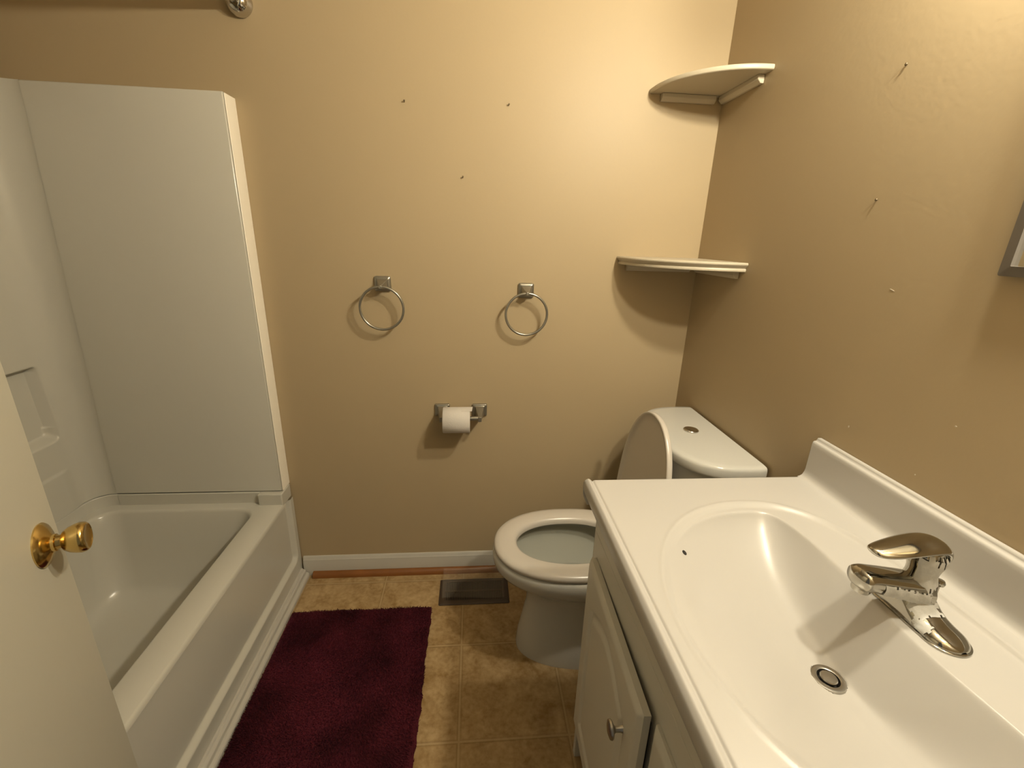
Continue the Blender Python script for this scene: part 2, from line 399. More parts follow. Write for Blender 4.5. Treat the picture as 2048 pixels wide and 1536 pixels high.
# ------------------------------------------------------------------ floor register and its deflector
reg = thing('floor_register', (.005, -.13, 0), 'brown metal floor register in the vinyl floor, left of the toilet', 'floor vent')
rx0, rx1, ry0, ry1 = -.127, .139, -.196, -.065
fr = MB()
o_ = rrect(rx0, rx1, ry0, ry1, .006, 3); i_ = rrect(rx0 + .022, rx1 - .022, ry0 + .020, ry1 - .018, .003, 3)
mid = rrect(rx0 + .006, rx1 - .006, ry0 + .006, ry1 - .006, .004, 3)
fr.loft([[(x, y, z) for x, y in pl] for pl, z in ((o_, .0004), (o_, .002), (mid, .0055), (i_, .0058), (i_, .0006))], False, False)
fr.build('frame', M['bronze'], reg, angle=30)
MB().box(rx0 + .02, rx1 - .02, ry0 + .018, ry1 - .016, .0004, .0012).build('duct_opening', M['dark'], reg, smooth=False)
lv = MB(); nl = 34
for k in range(nl):
    x = rx0 + .025 + (rx1 - rx0 - .05) * k / (nl - 1)
    lv.box(x - .0014, x + .0014, ry0 + .019, ry1 - .017, .0013, .0040)
lv.box(rx0 + .022, rx1 - .022, -.134, -.128, .0013, .0054)
lv.build('louvre_grille', M['bronze'], reg, smooth=False)
P = []
for t in np.linspace(0, 1, 14):
    row = []
    for u in np.linspace(0, 1, 20):
        x = -.116 + .236 * u
        y0_, y1_ = -.166 + (-.010) * u, -.036
        y = y0_ + (y1_ - y0_) * t
        row.append((x, y, .0085 + .024 * math.sin(t * PI * .55) + .0022 * math.sin(u * 7 + t * 2)))
    P.append(row)
dfl = MB().grid(np.array(P)).build('air_deflector', M['plastic'], None, angle=0)
tag(dfl, 'clear plastic air deflector resting over the brown floor register', 'air deflector')

# ------------------------------------------------------------------ towel rings
def towel_ring():
    t = thing('towel_ring', (-.297, 0, 1.151), None, 'towel ring', 'chrome towel rings on the back wall')
    cx, cz = -.297, 1.151
    def sq(h, y, r=.006): return [(x, y, z) for x, z in rrect(cx - h, cx + h, cz - h * .92, cz + h * .92, r, 4)]
    MB().loft([sq(.0265, -.0005), sq(.0265, -.006), sq(.0245, -.009), sq(.019, -.011, .004), sq(.0185, -.0125, .004)], True, True).build('wall_plate', M['wchrome'], t, angle=35)
    def pq(hx, z0, z1, y): return [(x, y, z) for x, z in rrect(cx - hx, cx + hx, z0, z1, .002, 3)]
    MB().loft([pq(.0170, cz - .015, cz + .015, -.0122), pq(.0135, cz - .014, cz + .010, -.026), pq(.0085, cz - .013, cz + .004, -.040), pq(.0050, cz - .012, cz + .000, -.052), pq(.0042, cz - .011, cz - .001, -.056)], True, True).build('post', M['wchrome'], t, angle=30, bevel=.001)
    R, c = .0695, Vector((cx + .0, -.0470, cz - .006 - .0695))
    MB().tube([(c.x + R * math.sin(a), c.y + .006 * (1 - math.cos(a)) / 2, c.z + R * math.cos(a)) for a in np.linspace(0, 2 * PI, 72, endpoint=False)], .0041, 12, True).build('ring', M['wchrome'], t, angle=0)
    return t
tr = towel_ring()
tr['label'] = 'left of the two chrome towel rings, nearer the bathtub on the back wall'
tr2 = copy_tree(tr); tr2.location = (.177, 0, 1.139); tr2['label'] = 'right of the two chrome towel rings, nearer the corner shelves on the back wall'

# ------------------------------------------------------------------ toilet paper
hol = thing('toilet_paper_holder', (-.044, 0, .704), 'chrome two-post toilet paper holder on the back wall, holding a white roll', 'toilet paper holder')
AX = (-.070, .699)
for k, cx in enumerate((-.111, .0235)):
    cz = .706
    def sq(h, y, r=.004): return [(x, y, z) for x, z in rrect(cx - h, cx + h, cz - h * .87, cz + h * .87, r, 4)]
    pp = MB().loft([sq(.0268, -.0005), sq(.0268, -.0055), sq(.0245, -.009), sq(.0185, -.011), sq(.0175, -.0125)])
    s_ = 1 if k == 0 else -1
    def q_(hx, z0, z1, y, ox): return [(x, y, z) for x, z in rrect(cx + ox - hx, cx + ox + hx, z0, z1, .002, 3)]
    pp.loft([q_(.016, cz - .018, cz + .016, -.012, 0), q_(.0115, cz - .019, cz + .008, -.035, 0), q_(.0075, cz - .018, cz + .003, -.058, 0), q_(.006, cz - .017, cz + .001, -.080, 0)])
    pp.build('post', M['wchrome'], hol, angle=30, bevel=.001)
MB().tube([(-.108, AX[0], AX[1]), (.021, AX[0], AX[1])], .0078, 20).build('roller_bar', M['wchrome'], hol)
roll = thing('toilet_paper_roll', (-.056, AX[0], AX[1]), 'white toilet paper roll, hanging on the chrome holder', 'toilet paper')
rl = MB(); rc = (AX[0], .693); RR = .0455; x0, x1 = -.105, -.011
prof = [(.0195, 0), (RR - .002, 0), (RR, .002), (RR, x1 - x0 - .002), (RR - .002, x1 - x0), (.0195, x1 - x0), (.0195, 0)]
rings = [[(x0 + h, rc[0] + r * math.cos(t), rc[1] + r * math.sin(t)) for t in np.linspace(0, 2 * PI, 56, endpoint=False)] for r, h in prof]
rl.loft(rings, False, False); rl.build('paper', M['paper'], roll, angle=50)
# loose sheet over the top, slightly skewed, its corner sticking out at the right
P = []
for t in np.linspace(0, 1, 16):
    a = math.radians(60 + 58 * t); r = RR + .0008 + .0012 * t
    P.append([(x0 + .007 + (x1 - x0 + .000) * u + .004 * (1 - t) * u, rc[0] - r * math.cos(PI - a) * 1 if False else rc[0] + r * math.cos(a), rc[1] + r * math.sin(a) - .006 * (1 - u) * t) for u in np.linspace(0, 1, 10)])
MB().grid(np.array(P)).build('loose_sheet', M['paper'], roll, angle=0)
MB().loft([[(x, rc[0] + r * math.cos(t), rc[1] + r * math.sin(t)) for t in np.linspace(0, 2 * PI, 32, endpoint=False)] for x, r in ((x0 + .0005, .0193), (x1 - .0005, .0193), (x1 - .0005, .0180), (x0 + .0005, .0180), (x0 + .0005, .0193))], False, False).build('core', M['card'], roll, angle=40)

# ------------------------------------------------------------------ corner shelves
def corner_shelf(z, ra, rb, thick, kind, label):
    t = thing('corner_shelf', (XR, 0, z), label, 'shelf', 'cream quarter-round corner shelves')
    def arc(da, zz):
        pts = [(XR - .0006, -.0006, zz)]
        for a in np.linspace(0, PI / 2, 40):
            pts.append((XR - .0006 - (ra + da) * math.cos(a) ** .96, -.0006 - (rb + da) * math.sin(a) ** .96, zz))
        return pts
    if kind == 'plain':
        lv_ = [(-.003, z - thick), (-.0008, z - thick + .0015), (0, z - thick + .004), (0, z - .004), (-.0008, z - .0015), (-.003, z)]
    else:   # cove under a rounded nose
        lv_ = [(-.010, z - thick), (-.0075, z - thick + .001), (-.0065, z - thick + .004), (-.0070, z - thick + .007), (-.0095, z - thick + .010), (-.0080, z - thick + .0125), (-.0035, z - thick + .0150), (-.0005, z - .006), (-.0005, z - .003), (-.003, z)]
    MB().loft([arc(d_, zz) for d_, zz in lv_]).build('shelf_board', M['shelf'], t, angle=32)
    ch = .021
    cl = [(0, z - thick - .0002), (-.018, z - thick - .0002), (-.018, z - thick - ch * .55), (-.009, z - thick - ch), (0, z - thick - ch)]
    MB().prism([(y - .0006, zz) for y, zz in cl], 0, XR - ra + .035, XR - .028).build('support_cleat', M['shelf'], t, bevel=.0015)
    MB().prism([(XR - .0006 + y, zz) for y, zz in cl], 1, -rb + .036, -.012).build('support_cleat', M['shelf'], t, bevel=.0015)
    return t
corner_shelf(1.749, .233, .250, .0125, 'plain', 'upper cream quarter-round corner shelf, high in the back right corner')
corner_shelf(1.259, .285, .298, .0255, 'cove', 'lower cream corner shelf with a moulded edge, above the toilet tank')

# ------------------------------------------------------------------ nails
def nail(loc, n_, label, grp):
    t = MB(); n_ = Vector(n_); p_ = Vector(loc) - n_ * (.0055 if abs(n_.x) > .5 else 0)
    t.lathe([(0, -.006), (.0011, -.006), (.0011, .007), (.0024, .0072), (.0026, .0082), (.0018, .0092), (0, .0094)], p_, n_ + Vector((0, 0, .25)), 12)
    o = t.build('wall_nail', M['nail'], None)
    return tag(o, label, 'nail', grp)
g = 'nails left in the beige walls'
nail((-.204, 0, 1.677), (0, -1, 0), 'upper left of three small dark nails in the back wall', g)
nail((.104, 0, 1.683), (0, -1, 0), 'upper right of three small dark nails in the back wall', g)
nail((-.034, 0, 1.480), (0, -1, 0), 'lowest of three small dark nails in the back wall', g)
nail((XR, -.658, 1.618), (-1, 0, 0), 'upper of two small nails in the right wall', g)
nail((XR, -.670, 1.394), (-1, 0, 0), 'lower of two small nails in the right wall', g)

# ------------------------------------------------------------------ medicine cabinet mirror
mir = thing('wall_mirror', (XR, -1.13, 1.275), 'grey-framed wall mirror on the right wall above the sink faucet, at the photo edge', 'mirror')
my0, my1, mz0, mz1 = -1.333, -.925, 1.275, 1.845
f_ = MB()
o_ = rrect(my0, my1, mz0, mz1, .003, 2); i_ = rrect(my0 + .014, my1 - .014, mz0 + .014, mz1 - .014, .001, 2)
f_.loft([[(XR - h, y, z) for y, z in pl] for pl, h in ((o_, .0005), (o_, .012), (i_, .014), (i_, .006))], False, False)
f_.build('frame', M['frame'], mir, angle=30)
MB().box(XR - .008, XR - .001, my0 + .008, my1 - .008, mz0 + .008, mz1 - .008).build('mirror_glass', M['mirror'], mir, smooth=False)

# ------------------------------------------------------------------ vanity light above the mirror
vl = thing('vanity_light', (XR, -1.06, 1.97), 'chrome bar light with two round bulbs above the mirror on the right wall', 'wall light')
MB().box(XR - .020, XR - .0005, -1.39, -.84, 1.90, 2.01).build('bar', M['chrome'], vl, bevel=.008)
em = bpy.data.materials.new('warm_bulb'); em.use_nodes = True
nt = em.node_tree; nt.nodes.remove(nt.nodes['Principled BSDF'])
ee = nt.nodes.new('ShaderNodeEmission'); ee.inputs['Color'].default_value = (1, .905, .70, 1); ee.inputs['Strength'].default_value = 805
nt.links.new(ee.outputs[0], nt.nodes['Material Output'].inputs['Surface'])
for y in (-.960, -1.270):
    MB().lathe([(0, 0), (.020, 0), (.020, .022), (0, .022)], (XR - .019, y, 1.955), (-1, 0, 0), 20).build('socket', M['chrome'], vl)
    cx = XR - .072
    MB().loft([[(cx + .034 * math.cos(a), y + .034 * math.sin(a) * math.cos(t), 1.955 + .034 * math.sin(a) * math.sin(t)) for t in np.linspace(0, 2 * PI, 16, endpoint=False)] for a in np.linspace(.02, PI - .02, 10)]).build('bulb', em, vl, angle=0)

# ------------------------------------------------------------------ toilet
TY = -.366
toi = thing('toilet', (.40, TY, 0), 'white two-piece toilet with lid up, between the back wall and the vanity', 'toilet')
def egg(front, back, hw, z, ty=TY, m=72, nf=2.15, nb=2.6, split=.52):
    cx = front + (back - front) * split; r = []
    for j in range(m):
        t = 2 * PI * j / m; c, s_ = math.cos(t), math.sin(t)
        a, nn = ((back - cx), nb) if c > 0 else ((cx - front), nf)
        r.append((cx + a * math.copysign(abs(c) ** (2 / nn), c), ty + hw * math.copysign(abs(s_) ** (2 / nn), s_), z))
    return r
outer = [(.147, .66, .118, 0), (.146, .66, .119, .012), (.152, .66, .114, .06), (.166, .655, .104, .13), (.176, .645, .099, .19), (.172, .63, .104, .235), (.150, .62, .121, .270), (.110, .61, .148, .302), (.078, .60, .167, .328), (.066, .59, .1745, .345), (.0625, .58, .1765, .362), (.0625, .575, .1765, .378), (.068, .57, .172, .3865), (.085, .56, .158, .389)]
inner = [(.108, .50, .128, .3875), (.098, .505, .140, .376), (.100, .505, .140, .355), (.118, .50, .130, .325), (.150, .485, .110, .295), (.190, .46, .085, .268), (.222, .43, .062, .248), (.25, .40, .045, .225)]
MB().loft([egg(*k) for k in outer]).build('bowl', M['china'], toi, angle=60)
# hollow: the inner surface (own part, glazed, in shade)
bo = toi.children[0]
me = bo.data
bm = bmesh.new(); bm.from_mesh(me)
topf = max(bm.faces, key=lambda f: f.calc_center_median().z if len(f.verts) > 20 else -1); bmesh.ops.delete(bm, geom=[topf], context='FACES_ONLY'); bm.to_mesh(me); bm.free()
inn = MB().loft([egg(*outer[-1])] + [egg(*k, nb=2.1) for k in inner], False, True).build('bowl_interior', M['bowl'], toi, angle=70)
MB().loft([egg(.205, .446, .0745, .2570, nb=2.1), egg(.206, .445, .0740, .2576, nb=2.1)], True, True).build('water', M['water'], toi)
# rear deck and tank
dk = MB(); dk.loft([[(x, y, z) for x, y in rrect(.50 + a, .745 - a, TY + .02 - .115 + a, TY + .02 + .115 - a, .03, 6)] for a, z in ((.03, .18), (.012, .24), (.0, .30), (0, .375), (.004, .385))])
dk.build('rear_deck', M['china'], toi, angle=50)
CY = -.340
def dshape(xf, hw, z, n=3.0, xb=.757, m=48):
    pts = [(xb, CY + hw * .985, z)]
    for t in np.linspace(PI / 2, 3 * PI / 2, m):
        c, s_ = math.cos(t), math.sin(t)
        dep = xb - .02 - xf
        pts.append((xb - .02 - dep * abs(c) ** (2 / n), CY + hw * math.copysign(abs(s_) ** (2 / n), s_), z))
    pts.append((xb, CY - hw * .985, z)); return pts
MB().loft([dshape(.590, .185, .386, 3), dshape(.572, .197, .44, 3), dshape(.562, .208, .60, 3), dshape(.556, .212, .7235, 3)]).build('tank', M['china'], toi, angle=60)
tl = MB().loft([dshape(.552, .219, .7245), dshape(.546, .2245, .728), dshape(.543, .226, .735), dshape(.543, .226, .752), dshape(.545, .2245, .758), dshape(.550, .220, .7615), dshape(.568, .205, .7628)])
tl = tl.build('tank_lid', M['china'], toi, angle=60)
MB().lathe([(0, -.001), (.0225, -.001), (.0225, .003), (.021, .0045), (.0195, .0035), (.0185, .0033), (.0178, .005), (.010, .0058), (0, .006)], (.664, -.325, .7628), (0, 0, 1), 40).build('flush_button', M['chrome'], tl)
# seat ring
st = MB()
so = [(.070, .530, .168, .3915), (.066, .532, .172, .394), (.066, .532, .172, .403), (.071, .530, .168, .409), (.085, .525, .156, .4125)]
si = [(.125, .47, .1165, .4125), (.133, .464, .110, .409), (.137, .46, .106, .402), (.137, .46, .106, .3915)]
rg = [egg(*k, nb=2.5) for k in so] + [egg(*k, nb=2.3) for k in si]; rg.append(rg[0])
st.loft(rg, False, False).build('seat', M['seat'], toi, angle=60)
# lid, standing up against the tank: an egg panel with a raised edge
hinge = Vector((.497, -.359, .418)); topx = .5375; LL = .412
ld = MB()
def lid_pt(u, v, h):   # u across, v up the lid, h out of the face toward the front
    a = math.atan2(topx - .497, LL); up = Vector((math.sin(a), 0, math.cos(a))); nrm = Vector((-math.cos(a), 0, math.sin(a)))
    return tuple(hinge + up * v + Vector((0, u, 0)) + nrm * h)
def lidring(ins, h, m=72):
    out = []
    for j in range(m):
        t = 2 * PI * j / m; c, s_ = math.cos(t), math.sin(t)
        cv = LL * .42
        if s_ > 0: v = cv + (LL - cv - ins) * abs(s_) ** (2 / 2.1); u = (.171 - ins) * math.copysign(abs(c) ** (2 / 2.1), c)
        else: v = cv - (cv - ins) * abs(s_) ** (2 / 3.6); u = (.171 - ins) * math.copysign(abs(c) ** (2 / 3.6), c)
        out.append(lid_pt(u, v, h))
    return out
ld.loft([lidring(.006, -.009), lidring(.001, -.006), lidring(0, -.002), lidring(0, .005), lidring(.0015, .008), lidring(.005, .009), lidring(.009, .007), lidring(.013, .001), lidring(.03, .0)])
lid = ld.build('lid', M['seat'], toi, angle=60)
for y in (TY - .07, TY + .07):
    MB().lathe([(0, 0), (.011, 0), (.011, .03), (0, .03)], (.507, y - .015, .4135), (0, 1, 0), 16).build('hinge', M['seat'], toi)

# ------------------------------------------------------------------ vanity cabinet
van = thing('vanity_cabinet', (.52, -1.08, 0), 'white two-door bathroom vanity cabinet with nickel knobs, under the sink top', 'cabinet')
VY0, VY1, VX, VT = -1.462, -.712, .270, .7745
cb = MB()
cb.box(VX, XR - .016, VY1 - .016, VY1, .0, VT)             # left side panel
cb.box(VX, XR - .016, VY0, VY0 + .016, 0, VT)              # right side panel
cb.box(XR - .020, XR - .015, VY0, VY1, 0, VT)              # back
cb.box(VX + .01, XR - .016, VY0 + .016, VY1 - .016, .10, .116)  # bottom
cb.box(VX + .055, VX + .067, VY0 + .016, VY1 - .016, 0, .10)    # toe kick
# face frame
cb.box(VX, VX + .018, VY1 - .045, VY1 - .0, .10, VT); cb.box(VX, VX + .018, VY0, VY0 + .045, .10, VT)
cb.box(VX + .0004, VX + .017, VY0 + .04, VY1 - .04, .10, .15)
cb.box(VX + .0003, VX + .017, -1.105, -1.065, .14, .619)
cb.build('carcass', M['cab'], van, smooth=False, bevel=.001, seg=1)
ff = MB(); ff.box(VX - .0012, VX + .016, VY0 + .002, VY1 - .002, .618, .7018); ff.build('false_drawer_front', M['cab'], van, bevel=.0012, smooth=False)
MB().box(VX - .0012, VX + .018, VY0 + .002, VY1 - .002, .7025, VT).build('top_rail', M['cab'], van, bevel=.0012, smooth=False)
def cab_door(ya, yb, z0, z1, ang, sgn):
    """ya: hinge side, yb: free side; height field with cathedral raised panel"""
    Wd = abs(yb - ya); us = np.unique(np.concatenate([np.linspace(0, Wd, 90)])); zs_ = np.linspace(z0, z1, 120)
    dirv = Vector((-math.sin(ang), math.copysign(math.cos(ang), yb - ya), 0)); nn = Vector((-math.cos(ang), -math.sin(ang) * math.copysign(1, yb - ya), 0))
    H = Vector((VX - .0014, ya, 0)); T = .018 if ang else .012
    U, Z_ = np.meshgrid(us, zs_, indexing='ij')
    c = np.abs(U - Wd / 2) / (Wd / 2 - .05)
    ztop = (z1 - .095) + .050 * np.clip(np.cos(np.clip(c, 0, 1) * PI * .5), 0, 1) ** 1.2
    sdp = np.maximum(np.maximum(.052 - U, U - (Wd - .052)), np.maximum(z0 + .055 - Z_, (Z_ - ztop) * .92))
    h = T - .0055 * (sstep(.006, -.001, sdp) - sstep(-.006, -.024, sdp) * .95)
    ed = np.minimum(np.minimum(U, Wd - U), np.minimum(Z_ - z0, z1 - Z_))
    h = h - .005 * (1 - sstep(0, .012, ed)) - .002 * (1 - sstep(.0, .004, ed))
    P_ = np.empty(U.shape + (3,))
    for k in range(2): P_[..., k] = H[k] + dirv[k] * U + nn[k] * h
    P_[..., 2] = Z_
    mb = MB().grid(P_)
    rim = [(i, 0) for i in range(len(us))] + [(len(us) - 1, j) for j in range(1, len(zs_))] + [(i, len(zs_) - 1) for i in range(len(us) - 2, -1, -1)] + [(0, j) for j in range(len(zs_) - 2, 0, -1)]
    r1 = [tuple(P_[i, j]) for i, j in rim]; r0 = [tuple(H + dirv * us[i] + Vector((0, 0, zs_[j]))) for i, j in rim]
    mb.loft([r0, r1], True, False)
    o = mb.build('door', M['cab'], van, angle=40)
    kp = H + dirv * (Wd - .050) + nn * T + Vector((0, 0, z1 - .099))
    MB().lathe([(0, -.002), (.0065, -.002), (.006, .001), (.0048, .004), (.0048, .012), (.008, .0145), (.0135, .0165), (.0148, .0185), (.014, .0215), (.009, .0235), (0, .0242)], kp, nn, 28).build('knob', M['nickel'], o)
    return o
cab_door(-.742, -1.081, .166, .6515, math.radians(1.5), 1)
cab_door(-1.442, -1.091, .166, .6490, 0, -1)

# ------------------------------------------------------------------ vanity top with basin
vt = thing('vanity_sink', (.50, -1.083, .7755), 'white cultured marble sink top with an oval basin and backsplash, on the vanity cabinet', 'sink')
CX0, CY0, CY1, CZ = .2395, -1.478, -.6895, .8148
xs = np.unique(np.concatenate([np.linspace(CX0, .275, 30), np.linspace(.275, .40, 52), np.linspace(.40, .60, 110), np.linspace(.60, .7455, 50)]))
yv = np.linspace(CY0, CY1, 300)
X, Y = np.meshgrid(xs, yv, indexing='ij')
def dsh(x, y, cx, cy, af, ab, b, nb):      # round toward the front, flatter at the back
    f_ = np.sqrt(((x - cx) / af) ** 2 + ((y - cy) / b) ** 2)
    k_ = (np.abs((x - cx) / ab) ** nb + np.abs((y - cy) / b) ** nb) ** (1 / nb)
    return np.where(x < cx, f_, k_)
D = np.array([.506, -1.093]); ZD = .7205
Zf = np.full(X.shape, CZ)
# front bead and rounded edges
Zf += .0036 * np.exp(-((X - .2480) / .0045) ** 2) - .0030 * np.exp(-((X - .2575) / .0026) ** 2)
ed = np.minimum(np.minimum(X - CX0, CY1 - Y), Y - CY0)
Zf -= .008 * (1 - np.sqrt(np.clip(1 - (1 - np.clip(ed / .008, 0, 1)) ** 2, 0, 1)))
# shallow outer recess
o_in = dsh(X, Y, .535, -1.083, .255, .172, .293, 2.6)
rec = sstep(1.0, .950, o_in)
Zf -= .0055 * rec - .0012 * np.exp(-((o_in - 1.005) / .012) ** 2)
# basin: radial blend from the rim outline to the drain
dxy = np.stack([X - D[0], Y - D[1]], -1); L = np.hypot(dxy[..., 0], dxy[..., 1]) + 1e-9; ud = dxy / L[..., None]
lo, hi = np.zeros_like(L), np.full_like(L, .6)
for _ in range(40):
    mdl = (lo + hi) / 2; px_, py_ = D[0] + ud[..., 0] * mdl, D[1] + ud[..., 1] * mdl
    px_ = px_ + .014 * np.exp(-((py_ + 1.12) / .11) ** 2) * sstep(.45, .60, px_)
    ins = dsh(px_, py_, .533, -1.083, .243, .069, .269, 4.2) < 1
    lo = np.where(ins, mdl, lo); hi = np.where(ins, hi, mdl)
t = L / hi; tc_ = np.clip(t, 0, 1); ov = np.clip(t - 1, 0, .4) * 3
fw = np.clip(-ud[..., 0], 0, 1); bw = sstep(.10, .62, ud[..., 0])
g_end = 1 - (1 - tc_ ** 2.5) ** .74
g_front = sstep(0, 1, tc_) * .70 + .30 * tc_ ** 1.3
g_back = np.clip((np.sqrt((tc_ - .26) ** 2 + .006) + (tc_ - .26) - .006) / 1.486, 0, 1)
gg = g_end * (1 - fw ** 1.5) + g_front * fw ** 1.5
gg = gg * (1 - bw) + g_back * bw + ov
zin = ZD + (CZ - .0055 - ZD) * gg
kk = .0055
hh = np.clip(.5 + .5 * (zin - Zf) / kk, 0, 1)
Zs = zin * (1 - hh) + Zf * hh - kk * hh * (1 - hh)
Zf = np.where(t < 1.35, Zs, Zf)
# soft roll at the rim
Zf = np.where(t < 1, np.minimum(Zf, zin), Zf)
Zf = np.where(L < .0205, ZD - .012, Zf)
top = MB().grid(np.stack([X, Y, Zf], -1))
# front and end skirts
def skirt(ix, iy):
    a = [(X[i, j], Y[i, j], Zf[i, j]) for i, j in zip(ix, iy)]; return a
nx, ny = X.shape
fr_ = skirt([0] * ny, range(ny)); lft = skirt(range(nx), [ny - 1] * nx); rgt = skirt(range(nx), [0] * nx)
def drop(a, dx, dy, z): return [(x + dx, y + dy, z) for x, y, _ in a]
for a, dx, dy in ((fr_, 1, 0), (lft, 0, -1), (rgt, 0, 1)):
    top.loft([a, drop(a, .0, 0, .800), drop(a, dx * .0008, dy * .0008, .788), drop(a, dx * .004, dy * .004, .7795), drop(a, dx * .010, dy * .010, .7765), drop(a, dx * .04, dy * .04, .7762)], False, False, closed=False)
top.build('basin_top', M['marble'], vt, angle=62)
# overflow hole and backsplash
BS = [(XR - .0006, .7765), (XR - .0006, .9085), (XR - .0085, .9085), (XR - .0100, .9075), (XR - .0107, .9045), (XR - .0122, .9020), (XR - .0165, .9015), (XR - .0185, .9000), (XR - .0195, .8970), (XR - .0200, .8900), (XR - .0205, .8350), (XR - .0215, .8270), (XR - .0245, .8195), (XR - .0290, .8160), (XR - .0350, CZ - .0003), (XR - .037, .7765)]
MB().prism(BS, 1, CY0, CY1).build('backsplash', M['marble'], vt, angle=40, bevel=.0025)
def surf(x, y):
    i = int(np.argmin(abs(xs - x))); j = int(np.argmin(abs(yv - y))); return Vector((X[i, j], Y[i, j], Zf[i, j]))
def surfn(x, y):
    i = int(np.argmin(abs(xs - x))); j = int(np.argmin(abs(yv - y)))
    a = Vector((xs[i + 2] - xs[i - 2], 0, Zf[i + 2, j] - Zf[i - 2, j])); b = Vector((0, yv[j + 2] - yv[j - 2], Zf[i, j + 2] - Zf[i, j - 2]))
    return a.cross(b).normalized()
ovx, ovy = .366, -.910
MB().lathe([(0, -.001), (.0046, -.001), (.0046, .0006), (.0, .0008)], surf(ovx, ovy), surfn(ovx, ovy), 16).build('overflow_hole', M['dark'], vt)
# drain
dr = MB().lathe([(.0140, -.012), (.0145, .0012), (.0165, .0022), (.0215, .0012), (.0225, -.0008), (.0205, -.003), (.019, -.012)], (D[0], D[1], ZD + .0018), (0, 0, 1), 40)
dr.f = [q for q in dr.f if len(q) < 10]
drain = dr.build('drain_flange', M['nickel'], vt, angle=40)
MB().lathe([(0, -.0118), (.0145, -.0118), (.0145, -.0105), (0, -.0105)], (D[0], D[1], ZD + .0015), (0, 0, 1), 32).build('drain_throat', M['dark'], drain)
MB().lathe([(0, -.010), (.004, -.010), (.004, -.004), (.0108, -.002), (.0112, .0010), (.0100, .0024), (0, .0030)], (D[0], D[1], ZD + .0030), (0, 0, 1), 32).build('stopper', M['nickel'], drain)

# ------------------------------------------------------------------ faucet
FX, FY, FZ = .632, -1.060, CZ - .0055
fau = thing('sink_faucet', (FX, FY, FZ), 'chrome single-lever sink faucet with leftover white film, behind the basin', 'faucet')
# body: lofted along y, cross sections in xz; low oval ends swelling into the column
def body_rings(off=0, a0=0, a1=PI, ys_=None, na=24):
    R2 = []
    for yo in (ys_ if ys_ is not None else np.concatenate([-.079 * np.cos(np.linspace(0, PI, 44))])):
        e = max(1 - (yo / .0795) ** 2, 0); cap = math.sqrt(max(1 - (max(abs(yo) - .0525, 0) / .027) ** 2, 0))
        w = .0268 * cap + off; h = .003 + .0150 * cap ** .8 * (.55 + .45 * e) + .030 * math.exp(-(yo / .023) ** 2) + off
        R2.append([(FX + w * math.copysign(abs(math.cos(a)) ** .85, math.cos(a)), FY + yo * (1 + off * 2), FZ + .0006 + h * abs(math.sin(a)) ** .75) for a in np.linspace(a0, a1, na)])
    return R2
MB().loft(body_rings(), False, False, closed=False).build('body', M['fchrome'], fau, angle=0)
MB().loft([[(x, y, FZ + z) for x, y in rrect(FX - .0285 + d_, FX + .0285 - d_, FY - .0815 + d_, FY + .0815 - d_, .0283 - d_, 12)] for z, d_ in ((.0003, 0), (.0028, 0), (.0034, .0008))]).build('base_plate', M['fchrome'], fau, angle=40)
# spout: lofted along -x
def spout_rings(off=0, a0=0, a1=2 * PI, t0=0, t1=1, n=22, na=28, closed=True):
    R3 = []
    for t in np.linspace(t0, t1, n):
        x = FX + .008 - .107 * t
        zc = FZ + .036 + .030 * t - .004 * t * t - .004 * max(0, t - .85) / .15
        w = (.0245 - .0050 * t) * (1 if t < .93 else math.sqrt(max(.12, 1 - ((t - .93) / .075) ** 2))) + off
        h = (.0200 - .0055 * t) * (1 if t < .93 else math.sqrt(max(.2, 1 - ((t - .93) / .08) ** 2))) + off
        aa = np.linspace(a0, a1, na, endpoint=not closed)
        R3.append([(x, FY + w * math.copysign(abs(math.cos(a)) ** .8, math.cos(a)), zc + h * math.copysign(abs(math.sin(a)) ** .8, math.sin(a))) for a in aa])
    return R3
sp_ = MB().loft(spout_rings()).build('spout', M['fchrome'], fau, angle=60)
MB().lathe([(0, 0), (.0112, 0), (.0118, .002), (.0118, .016), (0, .016)], (FX - .085, FY, FZ + .038), (.06, 0, 1), 28).build('aerator', M['fchrome'], sp_)
# neck and cap
nk = [(.0235, .030), (.0215, .042), (.0185, .054), (.0165, .064), (.0165, .072), (.0185, .080), (.0210, .086), (.0215, .090), (0, .091)]
MB().lathe(nk, (FX - .002, FY, FZ), (0, 0, 1), 36).build('neck', M['fchrome'], fau, angle=50)
# lever: hood at the back, broad leaf pointing to the user
LV = [(.0190, .074, .0050, .0040), (.0205, .087, .0125, .0050), (.0190, .100, .0175, .0060), (.0130, .1095, .0205, .0068), (.0030, .1148, .0222, .0072), (-.0120, .1158, .0228, .0072), (-.0310, .1135, .0222, .0070), (-.0500, .1098, .0205, .0066), (-.0660, .1068, .0180, .0060), (-.0770, .1050, .0150, .0052), (-.0835, .1042, .0115, .0044), (-.0868, .1038, .0066, .0034), (-.0880, .1036, .0020, .0018)]
def interp(L_, k):
    a = np.array(L_); tt = np.arange(len(a)); q = np.linspace(0, len(a) - 1, k)
    # Catmull-Rom
    out = []
    for u in q:
        i = min(int(u), len(a) - 2); f = u - i; p0, p1, p2, p3 = a[max(i - 1, 0)], a[i], a[i + 1], a[min(i + 2, len(a) - 1)]
        out.append(.5 * ((2 * p1) + (p2 - p0) * f + (2 * p0 - 5 * p1 + 4 * p2 - p3) * f * f + (3 * p1 - p0 - 3 * p2 + p3) * f ** 3))
    return np.array(out)
lr = []; LVs = interp(LV, 44)
